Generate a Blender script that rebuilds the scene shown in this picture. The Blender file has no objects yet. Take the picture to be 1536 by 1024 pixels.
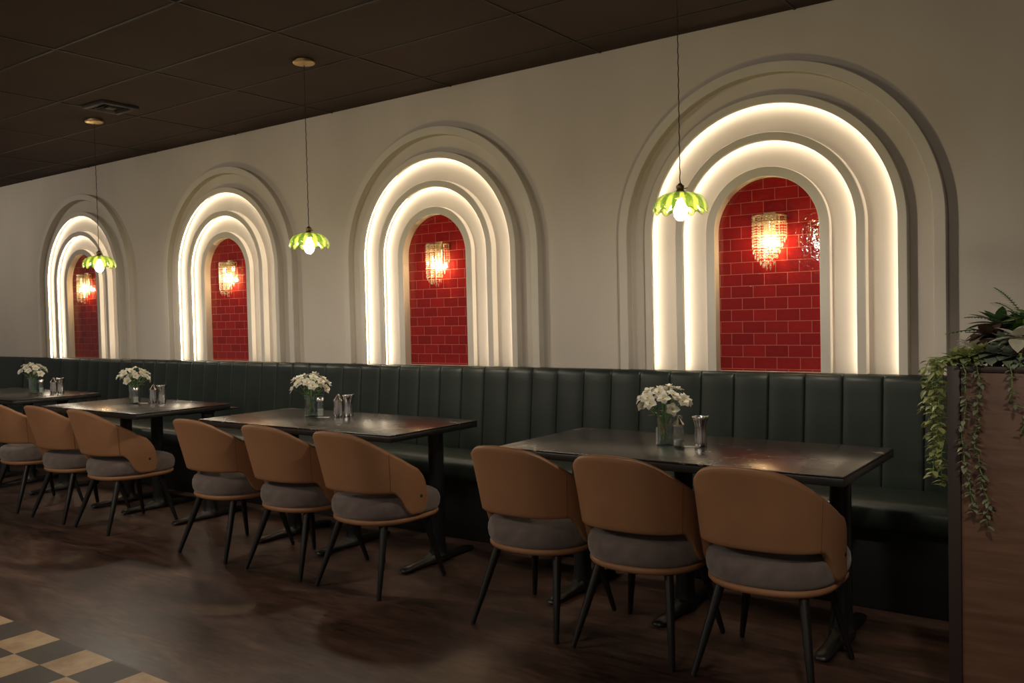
import bpy, bmesh, math, random
from mathutils import Vector, Matrix
PI = math.pi
rnd = random.Random(7)
sc = bpy.context.scene
COL = sc.collection
R = math.radians

# ---------------------------------------------------------------- materials
def new_mat(name):
    m = bpy.data.materials.new(name); m.use_nodes = True
    nt = m.node_tree; nt.nodes.clear()
    out = nt.nodes.new('ShaderNodeOutputMaterial')
    return m, nt, out
def N(nt, typ, **kw):
    n = nt.nodes.new(typ)
    for k, v in kw.items():
        if k in n.inputs: n.inputs[k].default_value = v
        else: setattr(n, k, v)
    return n
def L(nt, a, b): nt.links.new(a, b)
def rgba(c): return (c[0], c[1], c[2], 1)
def coords(nt, scale=(1, 1, 1)):
    tc = N(nt, 'ShaderNodeTexCoord'); mp = N(nt, 'ShaderNodeMapping')
    mp.inputs['Scale'].default_value = scale
    L(nt, tc.outputs['Object'], mp.inputs['Vector'])
    return mp.outputs['Vector']
def noise_mat(name, c1, c2, scale=5, stretch=(1, 1, 1), rough=.5, rough2=None, metallic=0, bump=0, bump_scale=None,
              detail=5, spec=.5, lo=.3, hi=.7, sheen=0, coat=0):
    m, nt, out = new_mat(name)
    v = coords(nt, stretch)
    nz = N(nt, 'ShaderNodeTexNoise', Scale=scale, Detail=detail); L(nt, v, nz.inputs['Vector'])
    cr = N(nt, 'ShaderNodeValToRGB'); cr.color_ramp.elements[0].position = lo; cr.color_ramp.elements[1].position = hi
    cr.color_ramp.elements[0].color = rgba(c1); cr.color_ramp.elements[1].color = rgba(c2)
    L(nt, nz.outputs['Fac'], cr.inputs['Fac'])
    b = N(nt, 'ShaderNodeBsdfPrincipled'); b.inputs['Roughness'].default_value = rough
    b.inputs['Metallic'].default_value = metallic; b.inputs['Specular IOR Level'].default_value = spec
    if sheen: b.inputs['Sheen Weight'].default_value = sheen
    if coat: b.inputs['Coat Weight'].default_value = coat
    L(nt, cr.outputs['Color'], b.inputs['Base Color'])
    if rough2 is not None:
        mr = N(nt, 'ShaderNodeMapRange'); mr.inputs['To Min'].default_value = rough; mr.inputs['To Max'].default_value = rough2
        L(nt, nz.outputs['Fac'], mr.inputs['Value']); L(nt, mr.outputs['Result'], b.inputs['Roughness'])
    if bump:
        n2 = N(nt, 'ShaderNodeTexNoise', Scale=bump_scale or scale * 8, Detail=4); L(nt, v, n2.inputs['Vector'])
        bp = N(nt, 'ShaderNodeBump', Strength=bump, Distance=.01); L(nt, n2.outputs['Fac'], bp.inputs['Height'])
        L(nt, bp.outputs['Normal'], b.inputs['Normal'])
    L(nt, b.outputs['BSDF'], out.inputs['Surface'])
    return m
def emit_mat(name, c, s):
    m, nt, out = new_mat(name)
    e = N(nt, 'ShaderNodeEmission'); e.inputs['Color'].default_value = rgba(c); e.inputs['Strength'].default_value = s
    L(nt, e.outputs['Emission'], out.inputs['Surface']); return m
def thin_glass(name, tint, gloss=.12, rough=.03, body=0, body_col=(1, 1, 1), stripes=None):
    """clear or coloured thin glass: tinted transmission, Fresnel reflection, a little milky body"""
    m, nt, out = new_mat(name)
    tr = N(nt, 'ShaderNodeBsdfTransparent'); tr.inputs['Color'].default_value = rgba(tint)
    gl = N(nt, 'ShaderNodeBsdfGlossy'); gl.inputs['Roughness'].default_value = rough
    fr = N(nt, 'ShaderNodeLayerWeight', Blend=.25)
    mr = N(nt, 'ShaderNodeMapRange'); mr.inputs['To Min'].default_value = gloss * .35; mr.inputs['To Max'].default_value = min(1, gloss * 4)
    L(nt, fr.outputs['Facing'], mr.inputs['Value'])
    base = tr.outputs['BSDF']
    if body:
        df = N(nt, 'ShaderNodeBsdfTranslucent'); d2 = N(nt, 'ShaderNodeBsdfDiffuse')
        df.inputs['Color'].default_value = rgba(body_col); d2.inputs['Color'].default_value = rgba(body_col)
        if stripes:
            tc = N(nt, 'ShaderNodeTexCoord'); sp = N(nt, 'ShaderNodeSeparateXYZ'); L(nt, tc.outputs['Object'], sp.inputs[0])
            at = N(nt, 'ShaderNodeMath', operation='ARCTAN2'); L(nt, sp.outputs['Y'], at.inputs[0]); L(nt, sp.outputs['X'], at.inputs[1])
            mu = N(nt, 'ShaderNodeMath', operation='MULTIPLY'); L(nt, at.outputs[0], mu.inputs[0]); mu.inputs[1].default_value = stripes[0]
            cs = N(nt, 'ShaderNodeMath', operation='COSINE'); L(nt, mu.outputs[0], cs.inputs[0])
            cr = N(nt, 'ShaderNodeValToRGB'); L(nt, cs.outputs[0], cr.inputs['Fac'])
            cr.color_ramp.elements[0].position = .0; cr.color_ramp.elements[1].position = .45
            cr.color_ramp.elements[0].color = rgba(stripes[1]); cr.color_ramp.elements[1].color = rgba(body_col)
            L(nt, cr.outputs['Color'], df.inputs['Color']); L(nt, cr.outputs['Color'], d2.inputs['Color'])
        ma = N(nt, 'ShaderNodeMixShader', Fac=.35); L(nt, df.outputs['BSDF'], ma.inputs[1]); L(nt, d2.outputs['BSDF'], ma.inputs[2])
        mb = N(nt, 'ShaderNodeMixShader'); mb.inputs['Fac'].default_value = body
        L(nt, tr.outputs['BSDF'], mb.inputs[1]); L(nt, ma.outputs['Shader'], mb.inputs[2]); base = mb.outputs['Shader']
    mx = N(nt, 'ShaderNodeMixShader'); L(nt, mr.outputs['Result'], mx.inputs['Fac'])
    L(nt, base, mx.inputs[1]); L(nt, gl.outputs['BSDF'], mx.inputs[2])
    L(nt, mx.outputs['Shader'], out.inputs['Surface'])
    return m
def leaf_mat(name, c1, c2, rough=.45):
    m, nt, out = new_mat(name)
    v = coords(nt); nz = N(nt, 'ShaderNodeTexNoise', Scale=25, Detail=2); L(nt, v, nz.inputs['Vector'])
    cr = N(nt, 'ShaderNodeValToRGB'); cr.color_ramp.elements[0].position = .35; cr.color_ramp.elements[1].position = .65
    cr.color_ramp.elements[0].color = rgba(c1); cr.color_ramp.elements[1].color = rgba(c2); L(nt, nz.outputs['Fac'], cr.inputs['Fac'])
    b = N(nt, 'ShaderNodeBsdfPrincipled', Roughness=rough); L(nt, cr.outputs['Color'], b.inputs['Base Color'])
    t = N(nt, 'ShaderNodeBsdfTranslucent'); L(nt, cr.outputs['Color'], t.inputs['Color'])
    mx = N(nt, 'ShaderNodeMixShader', Fac=.25); L(nt, b.outputs['BSDF'], mx.inputs[1]); L(nt, t.outputs['BSDF'], mx.inputs[2])
    L(nt, mx.outputs['Shader'], out.inputs['Surface']); return m

M = {}
M['plaster'] = noise_mat('beige_plaster', (.54, .485, .42), (.66, .595, .52), 1.7, (1, 1, .45), .75, bump=.10, bump_scale=14, lo=.25, hi=.75, spec=.25)
M['moulding'] = noise_mat('moulding_paint', (.60, .545, .47), (.64, .585, .51), 3, rough=.6, spec=.3)
M['ceiling'] = noise_mat('dark_ceiling_tile', (.058, .042, .040), (.070, .051, .047), 2, rough=.85, spec=.15, bump=.05, bump_scale=120)
M['grid'] = noise_mat('ceiling_grid_bar', (.012, .010, .009), (.018, .015, .013), 6, rough=.6)
M['black_metal'] = noise_mat('black_cast_metal', (.006, .006, .007), (.010, .010, .010), 12, rough=.38, bump=.06, bump_scale=90)
M['black_leg'] = noise_mat('black_leg_lacquer', (.008, .007, .007), (.013, .011, .010), 10, rough=.42, spec=.35)
M['caramel'] = noise_mat('caramel_leather', (.31, .152, .074), (.37, .187, .094), 3.5, rough=.5, rough2=.6, bump=.05, bump_scale=160, spec=.4)
M['stitch'] = noise_mat('caramel_stitching', (.17, .07, .028), (.20, .085, .035), 60, rough=.7)
M['seat_fabric'] = noise_mat('grey_brown_fabric', (.135, .105, .095), (.185, .15, .138), 22, rough=.9, bump=.25, bump_scale=260, sheen=.3, spec=.2)
M['green_leather'] = noise_mat('dark_green_leather', (.012, .0185, .014), (.016, .0245, .019), 4, rough=.36, rough2=.46, bump=.05, bump_scale=140, spec=.40)
M['bench_base'] = noise_mat('black_kick_board', (.006, .006, .006), (.010, .010, .009), 6, rough=.6)
M['brass'] = noise_mat('brushed_brass', (.62, .46, .22), (.72, .55, .28), 20, rough=.35, metallic=1)
M['dark_brass'] = noise_mat('aged_brass', (.16, .105, .045), (.22, .15, .07), 25, rough=.4, metallic=1)
M['cord'] = noise_mat('dark_cord', (.03, .022, .016), (.06, .045, .03), 80, rough=.8)
M['chrome'] = noise_mat('polished_steel', (.82, .80, .78), (.88, .86, .84), 8, rough=.20, metallic=1)
M['glass'] = thin_glass('clear_glass', (.93, .96, .95), .28, .03, .05, (.85, .88, .86))
M['vase_glass'] = thin_glass('green_tinted_glass', (.92, .975, .955), .30, .03, .035, (.72, .90, .82))
M['water'] = thin_glass('vase_water', (.93, .97, .95), .10)
M['shade_glass'] = thin_glass('lime_green_glass', (.70, .67, .48), .30, .08, .085, (.52, .66, .14), (12, (.07, .17, .02)))
M['bead'] = thin_glass('crystal_bead', (.97, .95, .88), .45, .06, .24, (.95, .90, .78))
M['led'] = emit_mat('warm_white_led', (1, .86, .66), 15.5)
M['bulb'] = emit_mat('pendant_bulb_glow', (1, .90, .73), 430)
M['sconce_bulb'] = emit_mat('sconce_bulb_glow', (1, .68, .34), 720)
M['stem'] = noise_mat('green_stem', (.10, .22, .06), (.17, .30, .09), 30, rough=.5)
M['petal'] = leaf_mat('white_petal', (.82, .78, .66), (.90, .87, .78), .6)
M['flower_centre'] = noise_mat('yellow_centre', (.50, .46, .06), (.62, .55, .10), 50, rough=.7)
M['salt_highlight'] = noise_mat('salt_and_highlight_white', (.75, .74, .70), (.82, .80, .77), 20, rough=.6)
M['frame_wood'] = noise_mat('dark_stained_wood', (.020, .011, .010), (.034, .019, .016), 6, (1, 1, .15), .5)
M['soil'] = noise_mat('dark_soil', (.02, .014, .01), (.045, .03, .02), 60, rough=.95, bump=.5, bump_scale=80)
M['vine_leaf'] = leaf_mat('pale_green_vine_leaf', (.20, .24, .08), (.36, .39, .17))
M['vine_dark'] = leaf_mat('grey_green_vine_leaf', (.17, .20, .12), (.29, .31, .20))
M['grey_leaf'] = leaf_mat('grey_green_succulent', (.15, .19, .15), (.26, .30, .24), .55)
M['dark_leaf'] = leaf_mat('deep_green_leaf', (.035, .085, .032), (.075, .14, .055), .35)
M['plum_leaf'] = leaf_mat('plum_brown_leaf', (.06, .034, .03), (.10, .058, .048), .4)
M['bright_leaf'] = leaf_mat('bright_green_leaf', (.08, .17, .025), (.15, .27, .05), .3)
M['pale_leaf'] = leaf_mat('cream_leaf', (.48, .46, .36), (.60, .57, .46), .5)
M['orange_leaf'] = leaf_mat('orange_sprig', (.45, .14, .02), (.55, .2, .04), .5)
M['fern'] = leaf_mat('fern_green', (.03, .085, .03), (.06, .14, .05), .5)

def wood_floor():
    m, nt, out = new_mat('dark_stained_floor')
    v = coords(nt, (1.0, 3.2, 1))
    n1 = N(nt, 'ShaderNodeTexNoise', Scale=1.6, Detail=8, Roughness=.62, Distortion=.6); L(nt, v, n1.inputs['Vector'])
    v2 = coords(nt, (2.0, 11, 1)); n2 = N(nt, 'ShaderNodeTexNoise', Scale=4, Detail=6, Roughness=.6); L(nt, v2, n2.inputs['Vector'])
    mixf = N(nt, 'ShaderNodeMath', operation='MULTIPLY_ADD'); L(nt, n2.outputs['Fac'], mixf.inputs[0]); mixf.inputs[1].default_value = .45
    sub = N(nt, 'ShaderNodeMath', operation='MULTIPLY_ADD'); L(nt, n1.outputs['Fac'], sub.inputs[0]); sub.inputs[1].default_value = .9; sub.inputs[2].default_value = -.18
    L(nt, sub.outputs[0], mixf.inputs[2])
    cr = N(nt, 'ShaderNodeValToRGB'); L(nt, mixf.outputs[0], cr.inputs['Fac'])
    e = cr.color_ramp.elements; e[0].position = .32; e[0].color = (.022, .012, .009, 1); e[1].position = .72; e[1].color = (.165, .096, .068, 1)
    k = e.new(.5); k.color = (.074, .040, .029, 1)
    b = N(nt, 'ShaderNodeBsdfPrincipled'); L(nt, cr.outputs['Color'], b.inputs['Base Color']); b.inputs['Specular IOR Level'].default_value = .45
    mr = N(nt, 'ShaderNodeMapRange'); mr.inputs['To Min'].default_value = .28; mr.inputs['To Max'].default_value = .55
    L(nt, n1.outputs['Fac'], mr.inputs['Value']); L(nt, mr.outputs['Result'], b.inputs['Roughness'])
    bp = N(nt, 'ShaderNodeBump', Strength=.12, Distance=.004); L(nt, n2.outputs['Fac'], bp.inputs['Height']); L(nt, bp.outputs['Normal'], b.inputs['Normal'])
    L(nt, b.outputs['BSDF'], out.inputs['Surface']); return m
def checker_floor(x0, y0, kx, ky):
    m, nt, out = new_mat('checker_floor_tile')
    tc = N(nt, 'ShaderNodeTexCoord'); sp = N(nt, 'ShaderNodeSeparateXYZ'); L(nt, tc.outputs['Object'], sp.inputs[0])
    def cell(o, off, k):
        a = N(nt, 'ShaderNodeMath', operation='SUBTRACT'); L(nt, o, a.inputs[0]); a.inputs[1].default_value = off
        d = N(nt, 'ShaderNodeMath', operation='DIVIDE'); L(nt, a.outputs[0], d.inputs[0]); d.inputs[1].default_value = k
        f = N(nt, 'ShaderNodeMath', operation='FLOOR'); L(nt, d.outputs[0], f.inputs[0])
        return f.outputs[0]
    fx = cell(sp.outputs['X'], x0, kx); fy = cell(sp.outputs['Y'], y0, ky)
    ad = N(nt, 'ShaderNodeMath', operation='ADD'); L(nt, fx, ad.inputs[0]); L(nt, fy, ad.inputs[1])
    md = N(nt, 'ShaderNodeMath', operation='FLOORED_MODULO'); L(nt, ad.outputs[0], md.inputs[0]); md.inputs[1].default_value = 2
    v = coords(nt, (1, 1, 1)); nz = N(nt, 'ShaderNodeTexNoise', Scale=5, Detail=6, Roughness=.65); L(nt, v, nz.inputs['Vector'])
    c1 = N(nt, 'ShaderNodeValToRGB'); L(nt, nz.outputs['Fac'], c1.inputs['Fac'])
    c1.color_ramp.elements[0].color = (.34, .22, .12, 1); c1.color_ramp.elements[1].color = (.60, .44, .27, 1)
    c1.color_ramp.elements[0].position = .35; c1.color_ramp.elements[1].position = .68
    c2 = N(nt, 'ShaderNodeValToRGB'); L(nt, nz.outputs['Fac'], c2.inputs['Fac'])
    c2.color_ramp.elements[0].color = (.035, .026, .022, 1); c2.color_ramp.elements[1].color = (.085, .065, .052, 1)
    mx = N(nt, 'ShaderNodeMix', data_type='RGBA'); L(nt, md.outputs[0], mx.inputs[0]); L(nt, c1.outputs['Color'], mx.inputs[6]); L(nt, c2.outputs['Color'], mx.inputs[7])
    b = N(nt, 'ShaderNodeBsdfPrincipled', Roughness=.5); L(nt, mx.outputs[2], b.inputs['Base Color'])
    L(nt, b.outputs['BSDF'], out.inputs['Surface']); return m
def red_tile():
    m, nt, out = new_mat('red_glazed_brick_tile')
    tc = N(nt, 'ShaderNodeTexCoord'); sp = N(nt, 'ShaderNodeSeparateXYZ'); L(nt, tc.outputs['Object'], sp.inputs[0])
    ax = N(nt, 'ShaderNodeMath', operation='ADD'); L(nt, sp.outputs['X'], ax.inputs[0]); ax.inputs[1].default_value = 11.85 + .026
    az = N(nt, 'ShaderNodeMath', operation='ADD'); L(nt, sp.outputs['Z'], az.inputs[0]); az.inputs[1].default_value = 6.1 - 1.0474 + .061
    cb = N(nt, 'ShaderNodeCombineXYZ'); L(nt, ax.outputs[0], cb.inputs[0]); L(nt, az.outputs[0], cb.inputs[1])
    br = N(nt, 'ShaderNodeTexBrick'); L(nt, cb.outputs[0], br.inputs['Vector'])
    br.inputs['Scale'].default_value = 1; br.inputs['Brick Width'].default_value = .1185; br.inputs['Row Height'].default_value = .061
    br.inputs['Mortar Size'].default_value = .0014; br.inputs['Mortar Smooth'].default_value = .2; br.inputs['Bias'].default_value = -.1
    br.inputs['Color1'].default_value = (.275, .012, .011, 1); br.inputs['Color2'].default_value = (.20, .009, .009, 1)
    br.inputs['Mortar'].default_value = (.42, .13, .10, 1)
    nz = N(nt, 'ShaderNodeTexNoise', Scale=34, Detail=2); L(nt, cb.outputs[0], nz.inputs['Vector'])
    b = N(nt, 'ShaderNodeBsdfPrincipled', Roughness=.09); L(nt, br.outputs['Color'], b.inputs['Base Color'])
    h = N(nt, 'ShaderNodeMath', operation='MULTIPLY_ADD'); L(nt, br.outputs['Fac'], h.inputs[0]); h.inputs[1].default_value = -.9
    L(nt, nz.outputs['Fac'], h.inputs[2])
    bp = N(nt, 'ShaderNodeBump', Strength=.55, Distance=.0036); L(nt, h.outputs[0], bp.inputs['Height']); L(nt, bp.outputs['Normal'], b.inputs['Normal'])
    L(nt, b.outputs['BSDF'], out.inputs['Surface']); return m
def marble():
    m, nt, out = new_mat('black_veined_table_top')
    v = coords(nt); n0 = N(nt, 'ShaderNodeTexNoise', Scale=3.0, Detail=6, Distortion=1.2); L(nt, v, n0.inputs['Vector'])
    n1 = N(nt, 'ShaderNodeTexNoise', Scale=2.2, Detail=5, Roughness=.6, Distortion=2.2); L(nt, v, n1.inputs['Vector'])
    s = N(nt, 'ShaderNodeMath', operation='SUBTRACT'); L(nt, n1.outputs['Fac'], s.inputs[0]); s.inputs[1].default_value = .5
    a = N(nt, 'ShaderNodeMath', operation='ABSOLUTE'); L(nt, s.outputs[0], a.inputs[0])
    cr = N(nt, 'ShaderNodeValToRGB'); L(nt, a.outputs[0], cr.inputs['Fac'])
    cr.color_ramp.elements[0].position = 0; cr.color_ramp.elements[0].color = (1, 1, 1, 1)
    cr.color_ramp.elements[1].position = .014; cr.color_ramp.elements[1].color = (0, 0, 0, 1)
    g = N(nt, 'ShaderNodeValToRGB'); L(nt, n0.outputs['Fac'], g.inputs['Fac'])
    g.color_ramp.elements[0].position = .50; g.color_ramp.elements[0].color = (0, 0, 0, 1); g.color_ramp.elements[1].position = .68
    mu = N(nt, 'ShaderNodeMath', operation='MULTIPLY'); L(nt, cr.outputs['Color'], mu.inputs[0]); L(nt, g.outputs['Color'], mu.inputs[1])
    mx = N(nt, 'ShaderNodeMix', data_type='RGBA'); L(nt, mu.outputs[0], mx.inputs[0])
    mx.inputs[6].default_value = (.012, .009, .008, 1); mx.inputs[7].default_value = (.42, .36, .31, 1)
    b = N(nt, 'ShaderNodeBsdfPrincipled'); L(nt, mx.outputs[2], b.inputs['Base Color']); b.inputs['Specular IOR Level'].default_value = .42
    mr = N(nt, 'ShaderNodeMapRange'); mr.inputs['To Min'].default_value = .19; mr.inputs['To Max'].default_value = .33
    L(nt, n0.outputs['Fac'], mr.inputs['Value']); L(nt, mr.outputs['Result'], b.inputs['Roughness'])
    L(nt, b.outputs['BSDF'], out.inputs['Surface']); return m
def wood_panel():
    m, nt, out = new_mat('brown_wood_panel')
    v = coords(nt, (1.2, 1.2, 14)); n1 = N(nt, 'ShaderNodeTexNoise', Scale=3, Detail=7, Roughness=.6, Distortion=.4); L(nt, v, n1.inputs['Vector'])
    cr = N(nt, 'ShaderNodeValToRGB'); L(nt, n1.outputs['Fac'], cr.inputs['Fac'])
    cr.color_ramp.elements[0].position = .3; cr.color_ramp.elements[0].color = (.085, .040, .024, 1)
    cr.color_ramp.elements[1].position = .7; cr.color_ramp.elements[1].color = (.145, .074, .044, 1)
    b = N(nt, 'ShaderNodeBsdfPrincipled', Roughness=.5); L(nt, cr.outputs['Color'], b.inputs['Base Color'])
    L(nt, b.outputs['BSDF'], out.inputs['Surface']); return m
M['floor'] = wood_floor(); M['marble'] = marble(); M['tile'] = red_tile(); M['panel'] = wood_panel()

# ---------------------------------------------------------------- mesh helpers
def obj(name, bm, mat, parent=None, smooth=True, auto=None, recalc=True):
    if recalc: bmesh.ops.recalc_face_normals(bm, faces=bm.faces)
    me = bpy.data.meshes.new(name); bm.to_mesh(me); bm.free()
    for p in me.polygons: p.use_smooth = smooth
    if auto is not None and smooth: me.set_sharp_from_angle(angle=R(auto))
    me.materials.append(M[mat] if isinstance(mat, str) else mat)
    o = bpy.data.objects.new(name, me); COL.objects.link(o)
    if parent: o.parent = parent
    return o
def tag(o, label=None, cat=None, group=None, kind=None):
    if label: o['label'] = label
    if cat: o['category'] = cat
    if group: o['group'] = group
    if kind: o['kind'] = kind
    return o
def thing(name, label, cat, loc=(0, 0, 0), rotz=0, group=None):
    o = bpy.data.objects.new(name, None); COL.objects.link(o); o.empty_display_size = .05
    o.location = loc; o.rotation_euler = (0, 0, rotz)
    return tag(o, label, cat, group)
def dup(o, loc=None, rotz=None, label=None, parent=None):
    c = o.copy(); COL.objects.link(c)
    if parent: c.parent = parent
    if loc is not None: c.location = loc
    if rotz is not None: c.rotation_euler = (0, 0, rotz)
    if label: c['label'] = label
    for ch in list(o.children): dup(ch, parent=c)
    return c
def box(bm, x0, x1, y0, y1, z0, z1, bev=0, seg=2):
    vs = [bm.verts.new((x, y, z)) for z in (z0, z1) for y in (y0, y1) for x in (x0, x1)]
    fs = [bm.faces.new([vs[i] for i in f]) for f in ((0, 2, 3, 1), (4, 5, 7, 6), (0, 1, 5, 4), (2, 6, 7, 3), (0, 4, 6, 2), (1, 3, 7, 5))]
    if bev:
        es = list({e for f in fs for e in f.edges})
        bmesh.ops.bevel(bm, geom=es, offset=bev, segments=seg, profile=.5, affect='EDGES')
def lathe(bm, prof, seg=24, cx=0, cy=0, mod=None, caps=True):
    rings = []
    for i, (r, z) in enumerate(prof):
        ring = []
        for k in range(seg):
            a = 2 * PI * k / seg
            rr, zz = (r, z) if mod is None else mod(r, z, a, i)
            ring.append(bm.verts.new((cx + rr * math.cos(a), cy + rr * math.sin(a), zz)))
        rings.append(ring)
    for a, b in zip(rings, rings[1:]):
        for k in range(seg):
            bm.faces.new((a[k], a[(k + 1) % seg], b[(k + 1) % seg], b[k]))
    if caps:
        bm.faces.new(rings[0][::-1]); bm.faces.new(rings[-1])
def tube(bm, pts, rad, seg=8, caps=True):
    pts = [Vector(p) for p in pts]
    if not isinstance(rad, (list, tuple)): rad = [rad] * len(pts)
    rings = []
    for i, p in enumerate(pts):
        d = (pts[min(i + 1, len(pts) - 1)] - pts[max(i - 1, 0)]).normalized()
        u = d.cross(Vector((0, 0, 1)))
        if u.length < .05: u = d.cross(Vector((1, 0, 0)))
        u.normalize(); w = d.cross(u)
        rings.append([bm.verts.new(p + rad[i] * (math.cos(2 * PI * k / seg) * u + math.sin(2 * PI * k / seg) * w)) for k in range(seg)])
    for a, b in zip(rings, rings[1:]):
        for k in range(seg): bm.faces.new((a[k], a[(k + 1) % seg], b[(k + 1) % seg], b[k]))
    if caps: bm.faces.new(rings[0][::-1]); bm.faces.new(rings[-1])
def interp(tab, x):
    """smooth cubic through a table of (x, value)"""
    if x <= tab[0][0]: return tab[0][1]
    n = len(tab)
    def slope(i):
        if i == 0: return 0
        if i == n - 1: return (tab[i][1] - tab[i - 1][1]) / (tab[i][0] - tab[i - 1][0])
        l = (tab[i][1] - tab[i - 1][1]) / (tab[i][0] - tab[i - 1][0]); r = (tab[i + 1][1] - tab[i][1]) / (tab[i + 1][0] - tab[i][0])
        return 0 if l * r <= 0 else 2 * l * r / (l + r)
    for i in range(n - 1):
        (a, b), (c, d) = tab[i], tab[i + 1]
        if x <= c:
            h = c - a; t = (x - a) / h; t2, t3 = t * t, t ** 3
            return (2 * t3 - 3 * t2 + 1) * b + (t3 - 2 * t2 + t) * h * slope(i) + (3 * t2 - 2 * t3) * d + (t3 - t2) * h * slope(i + 1)
    return tab[-1][1]
def sphere(bm, c, r, sub=1, sz=1):
    bmesh.ops.create_icosphere(bm, subdivisions=sub, radius=r, matrix=Matrix.Translation(c) @ Matrix.Diagonal((1, 1, sz, 1)))
def leaf(bm, base, d, up, ln, wd, curl=.3, fold=.15, n=5, tip=1.0):
    d = Vector(d).normalized(); up = Vector(up); s = d.cross(up)
    if s.length < 1e-3: s = d.cross(Vector((1, 0, 0)))
    s.normalize(); up = s.cross(d).normalized(); base = Vector(base)
    rows = []
    for i in range(n + 1):
        t = i / n
        w = wd * .5 * (math.sin(PI * min(1, t ** .8 * .97 + .03)) ** .75 if i < n else .02) * tip ** t
        c = base + d * (ln * (t - curl * curl * .5 * t * t)) - up * (curl * ln * t * t)
        rows.append([bm.verts.new(c - s * w + up * fold * w), bm.verts.new(c), bm.verts.new(c + s * w + up * fold * w)])
    for a, b in zip(rows, rows[1:]):
        for k in (0, 1): bm.faces.new((a[k], a[k + 1], b[k + 1], b[k]))

# ---------------------------------------------------------------- room constants
ZC = 2.784                         # ceiling height
ARCH_X = [-1.556, -3.755, -5.954, -8.153]; ARCH_Z = 1.712; ARCH_B = 1.0
XL, XR, YF = -13.0, 4.5, -9.5

# ---------------------------------------------------------------- setting
def struct(name, bm, mat, smooth=False, auto=None):
    o = obj(name, bm, mat, None, smooth, auto); o['kind'] = 'structure'; return o
bm = bmesh.new(); box(bm, XL, XR, -2.544, .30, -.12, 0); struct('floor', bm, 'floor')
bm = bmesh.new(); box(bm, XL, XR, YF, -2.544, -.12, .0); struct('floor', bm, checker_floor(-4.098, -2.544, .2046, .1839))
bm = bmesh.new(); box(bm, XL, XR, YF, .30, ZC, ZC + .12); struct('ceiling', bm, 'ceiling')
bm = bmesh.new()                                  # ceiling grid: slim tee bars
for k in range(-7, 9):
    x = -4.703 + 1.0999 * k; box(bm, x - .006, x + .006, YF, 0, ZC - .004, ZC + .002)
for k in range(-15, 1):
    y = -.268 + .5616 * k; box(bm, XL, XR, y - .006, y + .006, ZC - .004, ZC + .002)
o = struct('trim_1', bm, 'grid')

def arch_loop(cx, r, zb, n=40):
    pts = [(cx - r, zb)]
    pts += [(cx + r * math.cos(PI - PI * k / n), ARCH_Z + r * math.sin(PI * k / n)) for k in range(n + 1)]
    return pts + [(cx + r, zb)]
bm = bmesh.new()                                  # back wall with four arched openings
edges = []
def loop_edges(pts, y):
    vs = [bm.verts.new((x, y, z)) for x, z in pts]
    es = [bm.edges.new((vs[i], vs[(i + 1) % len(vs)])) for i in range(len(vs))]
    return vs, es
ov, es = loop_edges([(XL, 0), (XR, 0), (XR, ZC), (XL, ZC)], 0); edges += es
holes = []
for cx in ARCH_X:
    hv, es = loop_edges(arch_loop(cx, .285, ARCH_B), 0); edges += es; holes.append(hv)
bmesh.ops.triangle_fill(bm, edges=edges, use_beauty=True, use_dissolve=False)
for f in bm.faces:
    f.normal_update()
    if f.normal.y > 0: f.normal_flip()
bk = [bm.verts.new((v.co.x, .3, v.co.z)) for v in ov]
for i in range(4): bm.faces.new((ov[i], ov[(i + 1) % 4], bk[(i + 1) % 4], bk[i]))
bm.faces.new(bk)
for hv in holes:                                   # depth of each opening, closed at the back
    hb = [bm.verts.new((v.co.x, .06, v.co.z)) for v in hv]
    for i in range(len(hv)): bm.faces.new((hv[i], hv[(i + 1) % len(hv)], hb[(i + 1) % len(hv)], hb[i]))
    bm.faces.new(hb)
o = obj('wall_back', bm, 'plaster', None, False, recalc=True); o['kind'] = 'structure'

# ---------------------------------------------------------------- lit arches
def sweep(bm, prof, zb=ARCH_B, n=56):
    """profile of (radius, y) swept up one jamb, round the head and down the other (arch centre x = 0, z = ARCH_Z)"""
    st = [(-1, zb, None)] + [(None, None, PI - PI * k / n) for k in range(n + 1)] + [(1, zb, None)]
    rings = []
    for s, z, a in st:
        ring = []
        for r, y in prof:
            p = (s * r, y, z - ARCH_B) if a is None else (r * math.cos(a), y, ARCH_Z - ARCH_B + r * math.sin(a))
            ring.append(bm.verts.new(p))
        rings.append(ring)
    m = len(prof)
    for a, b in zip(rings, rings[1:]):
        for k in range(m): bm.faces.new((a[k], a[(k + 1) % m], b[(k + 1) % m], b[k]))
    bm.faces.new(rings[0][::-1]); bm.faces.new(rings[-1])
where = ['beside the plant divider, behind the nearest pendant lamp', 'second from the plant divider',
         'between the two farthest hanging lamps', 'farthest along the wall, behind the farthest hanging lamp']
arch0 = thing('lit_arch', 'glowing stepped arch with red tile niche, ' + where[0], 'arch', (ARCH_X[0], 0, ARCH_B), 0, 'glowing arches along the wall')
E0 = .0
bm = bmesh.new(); sweep(bm, [(.775, E0), (.775, -.047), (.778, -.05), (.825, -.05), (.828, -.047), (.828, E0)]); obj('outer_moulding', bm, 'moulding', arch0, True, 35)
bm = bmesh.new(); sweep(bm, [(.642, E0), (.642, -.038), (.625, -.038), (.625, -.047), (.628, -.05), (.664, -.05), (.667, -.047), (.667, E0)]); obj('middle_moulding', bm, 'moulding', arch0, True, 35)
bm = bmesh.new(); sweep(bm, [(.458, E0), (.458, -.038), (.442, -.038), (.442, -.047), (.445, -.05), (.482, -.05), (.485, -.047), (.485, E0)]); obj('inner_moulding', bm, 'moulding', arch0, True, 35)
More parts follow.
